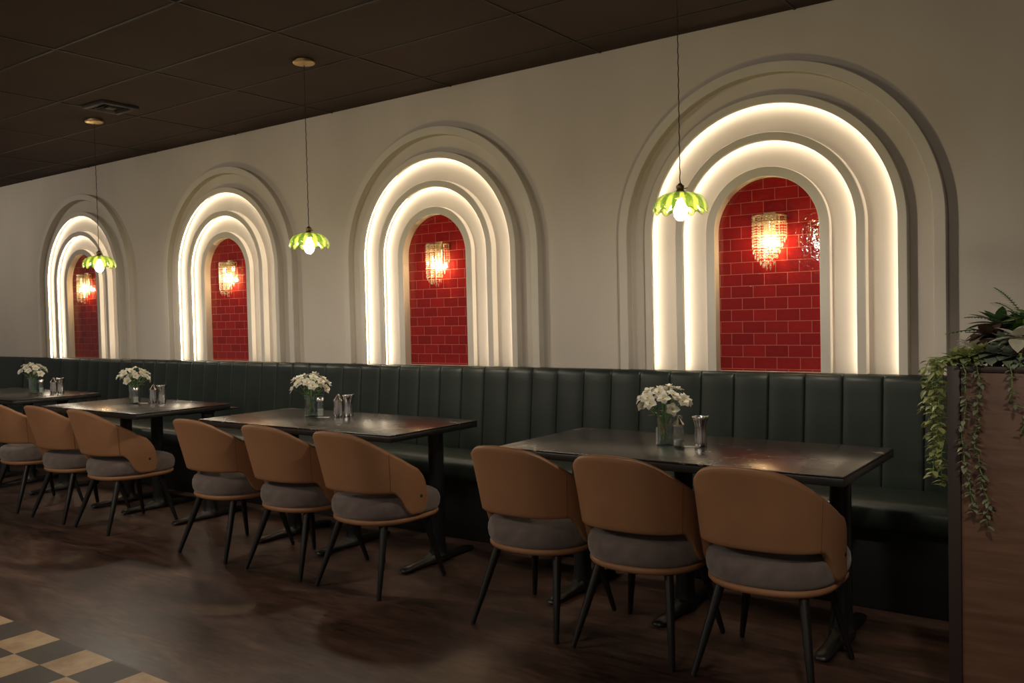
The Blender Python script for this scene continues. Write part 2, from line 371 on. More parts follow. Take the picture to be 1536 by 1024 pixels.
bm = bmesh.new(); sweep(bm, [(.268, .036), (.268, -.034), (.270, -.036), (.315, -.036), (.317, -.034), (.317, E0), (.283, E0), (.283, .036)]); obj('niche_frame', bm, 'moulding', arch0, True, 35)
for r in (.642, .458):
    bm = bmesh.new(); sweep(bm, [(r, -.018), (r, -.033), (r - .004, -.033), (r - .004, -.018)]); obj('light_strip', bm, 'led', arch0, True, 35)
bm = bmesh.new()                                   # arched panel of red glazed tiles
pts = [(x, z - ARCH_B) for x, z in arch_loop(0, .279, ARCH_B)]
fa = [bm.verts.new((x, .020, z)) for x, z in pts]; fb = [bm.verts.new((x, .040, z)) for x, z in pts]
bm.faces.new(fa); bm.faces.new(fb[::-1])
for i in range(len(fa)): bm.faces.new((fa[i], fa[(i + 1) % len(fa)], fb[(i + 1) % len(fa)], fb[i]))
tp = obj('tile_panel', bm, 'tile', arch0, False)
for i in (1, 2, 3):
    dup(arch0, (ARCH_X[i], 0, ARCH_B), 0, 'glowing stepped arch with red tile niche, ' + where[i])

# ---------------------------------------------------------------- crystal wall sconces
sconce_where = ['nearest arch, beside the plant divider', 'second arch from the plant divider', 'third arch from the plant divider', 'farthest arch along the wall']
SZ = 1.785
sc0 = thing('wall_sconce', 'glowing beaded crystal wall lamp in the ' + sconce_where[0], 'wall lamp', (ARCH_X[0] + .008, .020, SZ), 0, 'crystal wall lamps in the arches')
bm = bmesh.new(); box(bm, -.03, .03, -.012, 0, -.13, .02, .003); obj('wall_plate', bm, 'brass', sc0, True, 35)
bm = bmesh.new()
for zz in (0, -.03):
    tube(bm, [(.082 * math.cos(a), -.006 - .082 * math.sin(a), zz) for a in [PI * k / 20 for k in range(21)]], .0035, 6)
tube(bm, [(-.082, -.006, 0), (.082, -.006, 0)], .003, 6); tube(bm, [(-.082, -.006, -.03), (.082, -.006, -.03)], .003, 6)
for a in (0, .25, .5, .75, 1): tube(bm, [(.082 * math.cos(PI * a), -.006 - .082 * math.sin(PI * a), .002), (.082 * math.cos(PI * a), -.006 - .082 * math.sin(PI * a), -.032)], .003, 6)
obj('bead_ring', bm, 'brass', sc0, True, 35)
bm = bmesh.new(); tube(bm, [(.012, -.012, -.10), (.012, -.03, -.10), (.012, -.035, -.115)], .007, 8); obj('bulb_holder', bm, 'brass', sc0)
bm = bmesh.new(); sphere(bm, (.012, -.034, -.135), .0145, 2, 1.25); obj('bulb', bm, 'sconce_bulb', sc0)
def strand(x, y, ln, b=.0058):
    bm = bmesh.new(); z = -.006; i = 0
    while z > -ln:
        rr = b * (1.25 if i % 4 == 3 else 1)
        bmesh.ops.create_icosphere(bm, subdivisions=1, radius=rr, matrix=Matrix.Translation((0, 0, z)) @ Matrix.Diagonal((1, 1, .9, 1)))
        z -= rr * 2.25; i += 1
    lathe(bm, [(.0012, z + .004), (.0052, z - .004), (.0046, z - .012), (.001, z - .022)], 6)
    o = obj('bead_strand', bm, 'bead', sc0, False); o.location = (x, y, 0)
for k in range(15):
    a = PI * k / 14; s = math.sin(a)
    strand(.084 * math.cos(a), -.008 - .084 * s, .095 + .135 * s ** 1.6)
for k in range(9):
    a = PI * (k + .5) / 9; s = math.sin(a)
    strand(.054 * math.cos(a), -.008 - .054 * s, .15 + .085 * s)
for k in range(4):
    a = PI * (k + .5) / 4; s = math.sin(a)
    strand(.024 * math.cos(a), -.010 - .024 * s, .215 + .03 * s)
for i in (1, 2, 3): dup(sc0, (ARCH_X[i] + .008, .020, SZ), 0, 'glowing beaded crystal wall lamp in the ' + sconce_where[i])

# ---------------------------------------------------------------- pendant lamps
PEND = [(-1.573, -.977), (-3.867, -.977), (-6.116, -.977)]
pw = ['in front of the nearest arch', 'between the second and third arches', 'in front of the farthest arch']
pd = thing('pendant_lamp', 'green scalloped glass pendant lamp hanging ' + pw[0], 'lamp', (PEND[0][0], PEND[0][1], 1.69), 0, 'green glass pendant lamps')
H = ZC - 1.69
bm = bmesh.new(); lathe(bm, [(.010, H - .03), (.058, H - .022), (.062, H - .018), (.062, H - .012), (.045, H - .006), (.045, H - .001)], 28); obj('canopy', bm, 'brass', pd, True, 30)
bm = bmesh.new(); tube(bm, [(.0011 * math.cos(k * 1.1), .0011 * math.sin(k * 1.1), .15 + (H - .178) * k / 110) for k in range(111)], .0024, 6); obj('cord', bm, 'cord', pd)
bm = bmesh.new(); lathe(bm, [(.006, .155), (.010, .150), (.017, .145), (.017, .136), (.014, .133), (.016, .125), (.022, .121), (.022, .100), (.022, .092), (.010, .090)], 20)
tube(bm, [(.014, 0, .131), (.032, 0, .133)], .0022, 6); obj('socket', bm, 'dark_brass', pd, True, 35)
def scal(r, z, a, i):
    t = max(0, min(1, (r - .03) / .083))
    c = math.cos(12 * a)
    return r * (1 + .075 * abs(math.cos(6 * a)) * t - .05 * t), z - .009 * c * t * t
bm = bmesh.new()
op = [(.018, .120), (.032, .119), (.052, .115), (.074, .107), (.093, .094), (.106, .077), (.112, .058), (.110, .040)]
ip = [(r - .003, z - .003) for r, z in op[::-1]]
lathe(bm, op + ip, 144, mod=scal, caps=False); obj('shade', bm, 'shade_glass', pd)
bm = bmesh.new(); lathe(bm, [(.010, .088), (.014, .082), (.018, .070), (.026, .052), (.0285, .038), (.0265, .022), (.019, .009), (.010, .002), (.002, 0)], 24); obj('bulb', bm, 'bulb', pd)
for i in (1, 2): dup(pd, (PEND[i][0], PEND[i][1], 1.69), .15 * i, 'green scalloped glass pendant lamp hanging ' + pw[i])

# ---------------------------------------------------------------- banquette
bq = thing('banquette', 'long dark green channel-tufted leather banquette along the arched wall', 'bench', (-5.5, -.25, 0))
BX0, BX1 = -11.5, -.52
SPACE = .1785
def chan_amp(x):
    if x < -8.45: # two wide flat panels at the far end
        for a, b in ((-9.20, -8.45), (-9.95, -9.20), (-10.7, -9.95), (-11.5, -10.7)):
            if a <= x <= b:
                d = min(x - a, b - x); return -min(1, (d / .03)) ** .5 * .012 if d < .03 else -.012
    u = ((x + .99) / SPACE) % 1.0
    return -.016 * (abs(math.sin(PI * u)) ** .28)
xs = []
x = BX1
x = -.99 + SPACE * 2
marks = [-.99 + SPACE * k for k in range(3, -42, -1)]
for a, b in zip(marks, marks[1:]):
    if b < -8.45: break
    for t in (0, .02, .06, .13, .25, .4, .55, .7, .82, .91, .96, .985): xs.append(a + (b - a) * t)
for a, b in ((-8.45, -9.20), (-9.20, -9.95), (-9.95, -10.7), (-10.7, -11.5)):
    for t in (0, .01, .03, .06, .3, .6, .94, .97, .99): xs.append(a + (b - a) * t)
xs = [x for x in xs if x < BX1] ; xs = [BX1] + xs + [BX0]
bm = bmesh.new(); rows = []
prof = []                                     # (y, z, bulge weight)
for z in (.44, .55, .66, .76, .85, .92): prof.append((-.155 + .05 * (z - .44) / .5, z, 1.0))
for k in range(1, 7):
    a = PI / 2 * k / 6; prof.append((-.105 + .030 * (1 - math.cos(a)), .955 + .045 * math.sin(a), 1 - .75 * k / 6))
prof += [(-.03, 1.0, .1), (-.002, .995, 0), (-.002, .44, 0)]
for x in xs:
    A = chan_amp(x) + .016
    rows.append([bm.verts.new((x + 5.5, y + .25 + A * w, z - A * w * (.6 if y > -.106 and z > .95 else 0))) for y, z, w in prof])
m_ = len(prof)
for a, b in zip(rows, rows[1:]):
    for k in range(m_): bm.faces.new((a[k], a[(k + 1) % m_], b[(k + 1) % m_], b[k]))
bm.faces.new(rows[0]); bm.faces.new(rows[-1][::-1])
obj('backrest', bm, 'green_leather', bq, True, 50)
bm = bmesh.new(); rows = []
sp = [(-.14, .37), (-.14, .49), (-.20, .497), (-.30, .50), (-.40, .499), (-.46, .493), (-.49, .48), (-.503, .455), (-.503, .39), (-.49, .373)]
for x in (BX0, -9.2, -6.9, -4.6, -2.3, BX1):
    rows.append([bm.verts.new((x + 5.5, y + .25, z)) for y, z in sp])
for a, b in zip(rows, rows[1:]):
    for k in range(len(sp)): bm.faces.new((a[k], a[(k + 1) % len(sp)], b[(k + 1) % len(sp)], b[k]))
bm.faces.new(rows[0]); bm.faces.new(rows[-1][::-1])
obj('seat', bm, 'green_leather', bq, True, 60)
bm = bmesh.new(); box(bm, BX0 + 5.5, BX1 + 5.5, -.385 + .25, -.002 + .25, 0, .372, .004); obj('base', bm, 'bench_base', bq, True, 35)

# ---------------------------------------------------------------- dining tables
def pedestal(x, t, yc):
    b = bmesh.new()
    lathe(b, [(.052, .040), (.047, .052), (.044, .075), (.041, .10), (.041, .700), (.050, .708), (.050, .716)], 24)
    o = obj('pedestal', b, 'black_metal', t, True, 40); o.location = (x, yc, 0)
    b = bmesh.new()                                     # cast foot bar along the table depth
    ys = [-.285, -.275, -.24, -.16, -.08, -.03, .03, .08, .16, .24, .275, .285]
    hs = [.016, .026, .032, .038, .046, .056, .056, .046, .038, .032, .026, .016]
    ws = [.014, .026, .031, .028, .030, .044, .044, .030, .028, .031, .026, .014]
    rr = []
    for y, h, w in zip(ys, hs, ws):
        rr.append([b.verts.new(p) for p in ((-w, y, .012), (-w, y, h * .55 + .004), (-w * .55, y, h), (w * .55, y, h), (w, y, h * .55 + .004), (w, y, .012))])
    for p, q in zip(rr, rr[1:]):
        for k in range(6): b.faces.new((p[k], p[(k + 1) % 6], q[(k + 1) % 6], q[k]))
    b.faces.new(rr[0]); b.faces.new(rr[-1][::-1])
    f = obj('foot_bar', b, 'black_metal', o, True, 45)
    for s in (-1, 1):
        b = bmesh.new(); lathe(b, [(.016, 0), (.018, .004), (.014, .014)], 14, 0, s * .255); obj('glide', b, 'black_metal', o, True, 40)
    b = bmesh.new(); box(b, -.046, .046, -.22, .22, .714, .7235, .003); obj('top_plate', b, 'black_metal', o, True, 40)
def dining_table(x0, x1, y0, y1, bases, label, rot=0):
    cx, cy = (x0 + x1) / 2, (y0 + y1) / 2
    t = thing('dining_table', label, 'table', (cx, cy, 0), rot, 'dark dining tables along the banquette')
    b = bmesh.new(); w, d = (x1 - x0) / 2, (y1 - y0) / 2
    box(b, -w, w, -d, d, .752, .760, .003, 2); obj('tabletop', b, 'marble', t, True, 40)
    b = bmesh.new(); box(b, -w, w, -d, d, .724, .752, .003, 2); tag(obj('edge_band', b, 'black_metal', t, True, 40), 'plain black table edge')
    for bx in bases: pedestal(max(-w + .05, min(w - .05, bx - cx)), t, -.815 - cy)
    return t
dining_table(-2.236, -.809, -1.405, -.710, (-2.185, -1.656, -.985), 'dark veined dining table nearest the plant divider, below the nearest pendant lamp')
dining_table(-4.405, -2.892, -1.370, -.706, (-4.26, -3.74, -3.094), 'dark veined dining table in the middle of the row, second from the plant divider')
dining_table(-6.215, -5.032, -1.377, -.692, (-6.12, -5.72, -5.115), 'dark dining table third from the plant divider, with reddish light on its top')
dining_table(-8.339, -6.889, -1.264, -.575, (-8.1, -7.62, -7.05), 'dark dining table below the farthest arch, with the farthest vase of flowers on it')
dining_table(-10.49, -9.045, -1.20, -.54, (-10.2, -9.75, -9.2), 'dark dining table at the far end, its corner showing at the photo edge')

# ---------------------------------------------------------------- chairs
def make_chair(label):
    t = thing('dining_chair', label, 'chair', (0, 0, 0), 0, 'caramel barrel chairs at the tables')
    ZT = [(0, .786), (14, .779), (28, .757), (44, .716), (60, .674), (75, .634), (88, .594), (98, .552), (104, .508), (107, .462), (108, .425)]
    ZL = [(0, .485), (60, .482), (70, .450), (78, .388), (85, .362), (96, .360), (102, .366), (106, .380), (108, .397)]
    def pt(u, f, off):
        ua = abs(u); zt, zl = interp(ZT, ua), interp(ZL, ua)
        z = zl + (zt - zl) * f; h = max(0, z - .47)
        a = .247 + .058 * (h / .3) * (1 - .8 * math.sin(R(ua)) ** 2) - off; b_ = .250 + .30 * h * max(0, math.cos(R(u))) - off
        sn, cn = math.sin(R(u)), math.cos(R(u)); e = .76
        return Vector((a * math.copysign(abs(sn) ** e, sn), -b_ * math.copysign(abs(cn) ** (e if cn > 0 else 1), cn), z))
    b = bmesh.new(); rings = []; nu = 72
    for i in range(nu + 1):
        u = -108 + 216 * i / nu
        ring = [pt(u, f, 0) for f in (.03, .08, .2, .35, .5, .65, .8, .92, .97)]
        o_, i_ = pt(u, 1, .016), pt(u, .97, .033)
        ring += [pt(u, .992, .005), o_, pt(u, .992, .028)]
        ring += [pt(u, f, .033) for f in (.97, .92, .8, .65, .5, .35, .2, .08, .03)]
        ring += [pt(u, .008, .028), pt(u, 0, .016), pt(u, .008, .005)]
        rings.append([b.verts.new(p) for p in ring])
    m = len(rings[0])
    for p, q in zip(rings, rings[1:]):
        for k in range(m): b.faces.new((p[k], p[(k + 1) % m], q[(k + 1) % m], q[k]))
    b.faces.new(rings[0]); b.faces.new(rings[-1][::-1])
    sh = obj('backrest', b, 'caramel', t, True, 60)
    for s in (-1, 1):
        b = bmesh.new(); tube(b, [pt(s * 57, f, -.0002) for f in [.04 + .93 * k / 14 for k in range(15)]], .0013, 5)
        obj('seam', b, 'stitch', sh)
        p = pt(s * 95, .42, 0); b = bmesh.new()
        bmesh.ops.create_uvsphere(b, u_segments=12, v_segments=8, radius=.008, matrix=Matrix.Translation(p) @ Matrix.Diagonal((.7, 1, 1, 1)))
        tag(obj('stud', b, 'black_metal', sh), 'small black stud on the arm')
    b = bmesh.new(); tube(b, [pt(u, 1.0, .0135) + Vector((0, 0, .0005)) for u in range(-92, 93, 4)], .0026, 6); obj('piping', b, 'caramel', sh)
    def puck(prof):
        b = bmesh.new(); rings = []; seg = 48
        for s, z in prof:
            ring = []
            for k in range(seg):
                a = 2 * PI * k / seg; c, n = math.cos(a), math.sin(a); e = .86
                e = .62 if n > 0 else .86
                ring.append(b.verts.new((s * (.240 + (.007 * min(1, n * 2.5) if n > 0 else 0)) * abs(c) ** e * (1 if c > 0 else -1), s * ((.268 if n > 0 else .236) * abs(n) ** e * (1 if n > 0 else -1)), z)))
            rings.append(ring)
        for p, q in zip(rings, rings[1:]):
            for k in range(seg): b.faces.new((p[k], p[(k + 1) % seg], q[(k + 1) % seg], q[k]))
        b.faces.new(rings[0][::-1]); b.faces.new(rings[-1]); return b
    obj('seat', puck([(.90, .350), (.955, .356), (.985, .372), (.998, .395), (.99, .418), (.955, .437), (.88, .449), (.7, .456), (.4, .459), (.1, .46)]), 'seat_fabric', t)
    obj('seat_rim', puck([(.86, .322), (.93, .326), (.965, .336), (.965, .346), (.94, .352), (.8, .353)]), 'caramel', t)
    for sx in (-1, 1):
        for sy in (-1, 1):
            b = bmesh.new(); top = Vector((sx * .150, sy * .140, .326)); bot = Vector((sx * .213, -.252 if sy < 0 else .215, 0))
            tube(b, [top, top.lerp(bot, .5), bot + Vector((0, 0, .006)), bot], [.0185, .0155, .0105, .009], 14); obj('leg', b, 'black_leg', t, True, 40)
    return t
CH = [(-2.125, 0, 'leftmost of the three caramel barrel chairs at the table nearest the plant divider'),
      (-1.620, 0, 'middle of the three caramel barrel chairs at the table nearest the plant divider'),
      (-1.112, 0, 'caramel barrel chair closest to the plant divider'),
      (-4.270, 0, 'leftmost of the three caramel barrel chairs at the middle table'),
      (-3.660, 0, 'middle of the three caramel barrel chairs at the middle table'),
      (-3.110, 0, 'rightmost of the three caramel barrel chairs at the middle table, its arm stud showing'),
      (-5.430, -.04, 'caramel barrel chair with its whole side showing, rightmost at the third table'),
      (-6.000, 0, 'caramel barrel chair second from the photo left edge, at the third table'),
      (-6.640, 0, 'caramel barrel chair cut off by the photo left edge')]
c0 = None
for x, rz, lab in CH:
    lab = lab if len(lab.split()) <= 16 else lab
    if c0 is None: c0 = make_chair(lab); c0.location = (x, -1.215, 0); c0.rotation_euler = (0, 0, R(rz * 57.3))
    else: dup(c0, (x, -1.215, 0), rz, lab)

# ---------------------------------------------------------------- table settings
TZ = .760
TV = [(-1.631, -1.043, 'table nearest the plant divider'), (-3.895, -.974, 'middle table of the row'), (-5.746, -.960, 'third table from the plant divider'), (-7.46, -.835, 'table below the farthest arch')]
va = thing('flower_vase', 'cylindrical clear glass vase of white flowers on the ' + TV[0][2], 'vase', (TV[0][0], TV[0][1], TZ), 0, 'glass vases on the tables')
bm = bmesh.new(); lathe(bm, [(.034, 0), (.037, .003), (.037, .125), (.0345, .126), (.0345, .010), (.002, .009)], 32); obj('glass', bm, 'vase_glass', va, True, 40)
bm = bmesh.new(); lathe(bm, [(.0335, .0105), (.0335, .075)], 28); obj('water', bm, 'water', va, True, 40)
FL = []
def blossom_bm(seed, r):
    q = random.Random(seed); b = bmesh.new()
    for ring, (n, tilt, sc_) in enumerate(((5, .25, 1.0), (3, .8, .72))):
        for k in range(n):
            a = 2 * PI * (k + .5 * ring) / n + q.uniform(-.15, .15); d = Vector((math.cos(a) * math.cos(tilt), math.sin(a) * math.cos(tilt), math.sin(tilt)))
            leaf(b, d * .002, d, Vector((-math.cos(a) * math.sin(tilt), -math.sin(a) * math.sin(tilt), math.cos(tilt))), r * sc_ * q.uniform(.9, 1.1), r * .95 * sc_, q.uniform(-.05, .25), .25, 5)
    return b
bl_mesh = []
for v_ in range(4):
    o = obj('blossom', blossom_bm(11 + v_, .029 + .003 * (v_ % 2)), 'petal'); bl_mesh.append(o.data); bpy.data.objects.remove(o)
b = bmesh.new(); sphere(b, (0, 0, .004), .0055, 2, .8); o = obj('flower_centre', b, 'flower_centre'); ce_mesh = o.data; bpy.data.objects.remove(o)
NF = 19
protos = []
for k in range(NF):
    g = k * 2.39996; f = math.sqrt((k + .5) / NF)
    el = R(90 - 86 * f) ; rad = .098
    head = Vector((math.cos(g) * math.cos(el) * rad * 1.02, math.sin(g) * math.cos(el) * rad * 1.02, .158 + math.sin(el) * .088 + rnd.uniform(-.012, .012)))
    foot = Vector((-math.cos(g) * .022 * f, -math.sin(g) * .022 * f, .014))
    rim = Vector((math.cos(g) * .022 * f, math.sin(g) * .022 * f, .126))
    w = thing('white_flower', 'white flower in the glass vase on the ' + TV[0][2], 'flower', (TV[0][0], TV[0][1], TZ + .001), 0, 'white flowers in the vase on the ' + TV[0][2])
    ps = []
    for i in range(9):
        t = i / 8; ps.append((1 - t) ** 2 * foot + 2 * t * (1 - t) * (rim * 1.05) + t * t * head)
    b = bmesh.new(); tube(b, ps, .0019, 6); obj('stem', b, 'stem', w)
    bo = bpy.data.objects.new('blossom', bl_mesh[k % 4]); COL.objects.link(bo); bo.parent = w
    dr = (head - Vector((0, 0, .125))).normalized(); dr = (dr + Vector((rnd.uniform(-.3, .3), rnd.uniform(-.3, .3), .1))).normalized()
    bo.location = head; bo.rotation_euler = dr.to_track_quat('Z', 'Y').to_euler()
    co = bpy.data.objects.new('flower_centre', ce_mesh); COL.objects.link(co); co.parent = bo
    if k % 3 == 1:
        b = bmesh.new()
        for s in (0, 1): leaf(b, ps[5 - s], Vector((math.cos(g + 1.5 - 2 * s), math.sin(g + 1.5 - 2 * s), .4)), (0, 0, 1), .05, .022, .3, .2)
        obj('leaf', b, 'dark_leaf', w)
    protos.append(w)
for i in (1, 2, 3):
    dup(va, (TV[i][0], TV[i][1], TZ), .7 * i, 'cylindrical clear glass vase of white flowers on the ' + TV[i][2])
    for p in protos:
        c = dup(p, (TV[i][0], TV[i][1], TZ + .001), 1.1 * i, 'white flower in the glass vase on the ' + TV[i][2]); c['group'] = 'white flowers in the vase on the ' + TV[i][2]
# steel pourer with beaked cone lid (clear glass body on the nearest table)
def beak_lid(t, mat='chrome'):
    b = bmesh.new(); lathe(b, [(.0235, .084), (.0255, .086), (.0255, .094), (.022, .098), (.016, .106), (.009, .116), (.005, .123), (.001, .126)], 24)
    obj('lid', b, mat, t, True, 40)
    b = bmesh.new(); tube(b, [(-.010, 0, .106), (-.004, 0, .121), (.004, 0, .128), (.012, 0, .122), (.017, 0, .104)], [.0025, .003, .003, .003, .0025], 8); obj('spout', b, mat, t)
gj = thing('syrup_pourer', 'clear glass pourer with a beaked steel lid on the table nearest the plant divider', 'pourer', (-1.557, -1.066, TZ), .5)
b = bmesh.new(); lathe(b, [(.022, 0), (.0245, .003), (.0245, .05), (.0225, .084), (.020, .084), (.022, .05), (.021, .009), (.001, .008)], 28); obj('glass_body', b, 'glass', gj, True, 40); beak_lid(gj)
b = bmesh.new(); lathe(b, [(.0195, .0095), (.0205, .012), (.0205, .030), (.001, .031)], 24); obj('salt_fill', b, 'salt_highlight', gj, True, 40)
def fl(r, z, a, i): return (r * (1 + (.035 * math.cos(10 * a) if .01 < z < .085 else 0)), z)
def steel_pourer(x, y, lab):
    t = thing('steel_pourer', lab, 'pourer', (x, y, TZ), .4, 'fluted steel pourers on the tables')
    b = bmesh.new(); lathe(b, [(.023, 0), (.024, .003), (.0245, .02), (.0235, .05), (.0225, .084)], 60, mod=fl); obj('body', b, 'chrome', t, True, 60); beak_lid(t)
    return t
def creamer(x, y, lab):
    t = thing('creamer', lab, 'creamer', (x, y, TZ), .2, 'flared steel creamers on the tables')
    b = bmesh.new()
    def sp(r, z, a, i):
        lip = max(0, (z - .085) / .037); k = max(0, math.cos(a)) ** 4
        return (r * (1 + (.03 * math.cos(10 * a) if z < .08 and .008 < z else 0) + .16 * lip * k), z + .008 * lip * k)
    lathe(b, [(.025, 0), (.026, .003), (.0255, .02), (.0235, .05), (.0225, .075), (.0245, .092), (.029, .106), (.033, .119), (.0322, .121), (.028, .107), (.0235, .092), (.0215, .076), (.001, .060)], 60, mod=sp)
    obj('body', b, 'chrome', t, True, 60)
    b = bmesh.new(); tube(b, [(.033 * math.cos(a), .033 * math.sin(a), .1205) for a in [2 * PI * k / 36 for k in range(6, 31)]], .0016, 6); obj('rim', b, 'chrome', t)
    return t
def shaker(x, y, lab):
    t = thing('salt_shaker', lab, 'shaker', (x, y, TZ), 0, 'glass salt shakers beside the vases')
    b = bmesh.new(); lathe(b, [(.020, 0), (.022, .003), (.018, .05), (.0165, .088), (.0145, .088), (.016, .05), (.018, .008), (.001, .007)], 26); obj('glass_body', b, 'glass', t, True, 40)
    b = bmesh.new(); lathe(b, [(.0175, .088), (.0225, .091), (.0225, .104), (.018, .113), (.001, .115)], 26); obj('cap', b, 'chrome', t, True, 40)
    b = bmesh.new(); lathe(b, [(.0165, .009), (.0165, .045), (.001, .046)], 20); obj('salt_fill', b, 'salt_highlight', t, True, 40)
    return t
creamer(-1.486, -1.009, 'flared polished steel creamer on the table nearest the plant divider')
for x, y, x2, y2, x3, y3, n in ((-3.815, -.975, -3.725, -.925, -3.680, -.885, 1), (-5.690, -.985, -5.615, -.90, -5.545, -.875, 2), (-7.375, -.815, -7.255, -.775, -7.215, -.735, 3)):
    shaker(x, y, 'glass salt shaker beside the vase on the ' + TV[n][2])
    steel_pourer(x2, y2, 'fluted steel pourer with pointed lid on the ' + TV[n][2])
    creamer(x3, y3, 'flared polished steel creamer on the ' + TV[n][2])
for x, y, n in ((-1.515, -1.045, 0), (-3.78, -.985, 1), (-5.665, -.95, 2), (-7.32, -.80, 3)):  # flat white strips standing in for a bright highlight on each table top
    b = bmesh.new(); box(b, -.034, .034, -.011, .011, 0, .002); o = obj('highlight_strip', b, 'salt_highlight', None, False); o.location = (x, y, TZ + .0002); o.rotation_euler = (0, 0, .35)
    tag(o, 'small flat white strip standing in for a highlight beside the pourer on the ' + TV[n][2], 'highlight', 'white highlight strips on the tables')

# ---------------------------------------------------------------- ceiling vent
vt = thing('ceiling_vent', 'dark square air vent in the ceiling behind the farthest pendant', 'vent', (-5.66, -1.11, ZC - .02), 0)
b = bmesh.new()
for x0, x1, y0, y1 in ((-.13, .13, -.13, -.10), (-.13, .13, .10, .13), (-.13, -.10, -.10, .10), (.10, .13, -.10, .10)): box(b, x0, x1, y0, y1, 0, .0195, .002)
obj('frame', b, 'grid', vt, True, 35)
for s in (.075, .05):
    b = bmesh.new(); rr = []
    for sx, sy in ((-1, -1), (1, -1), (1, 1), (-1, 1)):
        rr.append([b.verts.new((sx * (s + d), sy * (s + d), z)) for d, z in ((0, .018), (.003, .018), (.023, 0), (.020, 0))])
    for i in range(4):
        p, q = rr[i], rr[(i + 1) % 4]
        for k in range(4): b.faces.new((p[k], p[(k + 1) % 4], q[(k + 1) % 4], q[k]))
    obj('louvre', b, 'black_leg', vt, False)
b = bmesh.new(); box(b, -.03, .03, -.03, .03, .002, .016, .002); obj('centre_plate', b, 'grid', vt, True, 35)

# ---------------------------------------------------------------- plant divider
PX0, PX1, PY0, PY1, PZ = -.492, -.04, -1.45, -.98, 1.132
dv = thing('planter_divider', 'brown wood panelled planter divider in a dark frame, full of plants', 'planter', (PX0, PY0, 0))
def pbox(name, mat, x0, x1, y0, y1, z0, z1, bev=.003):
    b = bmesh.new(); box(b, x0 - PX0, x1 - PX0, y0 - PY0, y1 - PY0, z0, z1, bev); return obj(name, b, mat, dv, True, 35)
pbox('corner_post', 'frame_wood', PX0, PX0 + .036, PY0, PY0 + .036, 0, PZ)
pbox('corner_post', 'frame_wood', PX1 - .036, PX1, PY0, PY0 + .036, 0, PZ)
pbox('top_rail', 'frame_wood', PX0 + .036, PX1 - .036, PY0, PY0 + .036, PZ - .018, PZ)
pbox('top_rail', 'frame_wood', PX0, PX0 + .03, PY0 + .036, PY1, PZ - .02, PZ)
pbox('top_rail', 'frame_wood', PX1 - .03, PX1, PY0 + .036, PY1, PZ - .02, PZ)
pbox('front_panel', 'panel', PX0 + .036, PX1 - .036, PY0 + .006, PY0 + .03, .02, PZ - .018)
pbox('side_panel', 'panel', PX0 + .004, PX0 + .028, PY0 + .036, PY1, .02, PZ - .02)
pbox('side_panel', 'panel', PX1 - .028, PX1 - .004, PY0 + .036, PY1, .02, PZ - .02)
pbox('soil', 'soil', PX0 + .03, PX1 - .03, PY0 + .036, PY1, .85, PZ - .03, 0)

VB = PZ - .03
def vine(path, label, grp, mat, seed, ls=.026, dens=.011):
    q = random.Random(seed); t = thing('trailing_vine', label, 'plant', path[0], 0, grp); o0 = Vector(path[0])
    pts = [Vector(p) - o0 for p in path]
    fine = []
    for a, b_ in zip(pts, pts[1:]):
        n = max(2, int((b_ - a).length / .02))
        for i in range(n): fine.append(a.lerp(b_, i / n) + Vector((q.uniform(-.004, .004), q.uniform(-.004, .004), 0)))
    fine.append(pts[-1])
    b = bmesh.new(); tube(b, fine, .0014, 5); obj('stem', b, 'stem', t)
    b = bmesh.new(); acc = 0; ang = q.uniform(0, 6)
    for a, c in zip(fine, fine[1:]):
        ln = (c - a).length; acc += ln
        while acc > dens:
            acc -= dens; ang += 2.0 + q.uniform(-.5, .5)
            p = a.lerp(c, q.random()); d = Vector((math.cos(ang), math.sin(ang), q.uniform(-.5, .35)))
            leaf(b, p, d, (0, 0, 1), ls * q.uniform(.7, 1.25), ls * .62 * q.uniform(.8, 1.15), q.uniform(.1, .5), .25, 4)
    obj('foliage', b, mat, t)
    return t
for i, (x, y, zb, s) in enumerate(((-.520, -1.43, .86, 1), (-.540, -1.40, .78, 2), (-.556, -1.37, .90, 3), (-.575, -1.34, .97, 4), (-.530, -1.33, .74, 5), (-.548, -1.28, .84, 6), (-.566, -1.25, .80, 7))):
    vine([(PX0 + .05, y + .02, VB), (PX0 + .02, y + .01, PZ + .025), (x + .012, y, PZ + .012), (x, y, PZ - .06), (x + .004, y + .003, (zb + PZ) / 2), (x - .002, y, zb)],
         'pale green trailing vine spilling over the left edge of the divider', 'vines over the left edge of the divider', 'vine_leaf', 30 + s, .030, .0062)
fv = [(-.440, .70, 'long grey-green vine hanging down the front of the wood panel, leftmost of three'),
      (-.405, .66, 'longest grey-green vine hanging down the wood panel, just right of the leftmost front vine'),
      (-.318, .93, 'short thin vine hanging down the wood panel near the photo right edge')]
for i, (x, zb, lab) in enumerate(fv):
    y = PY0 - .020
    vine([(x, PY0 + .08, VB), (x, PY0 + .03, PZ + .022), (x - .004, y + .004, PZ + .008), (x + .004, y - .004, PZ - .07), (x - .010, y - .006, (zb + PZ) / 2), (x + .008 + .014 * i, y - .002, zb + .08), (x + .022, y, zb)],
         lab, 'vines on the front of the divider', 'vine_dark', 50 + i, .023 if i < 2 else .019, .0046 if i < 2 else .009)
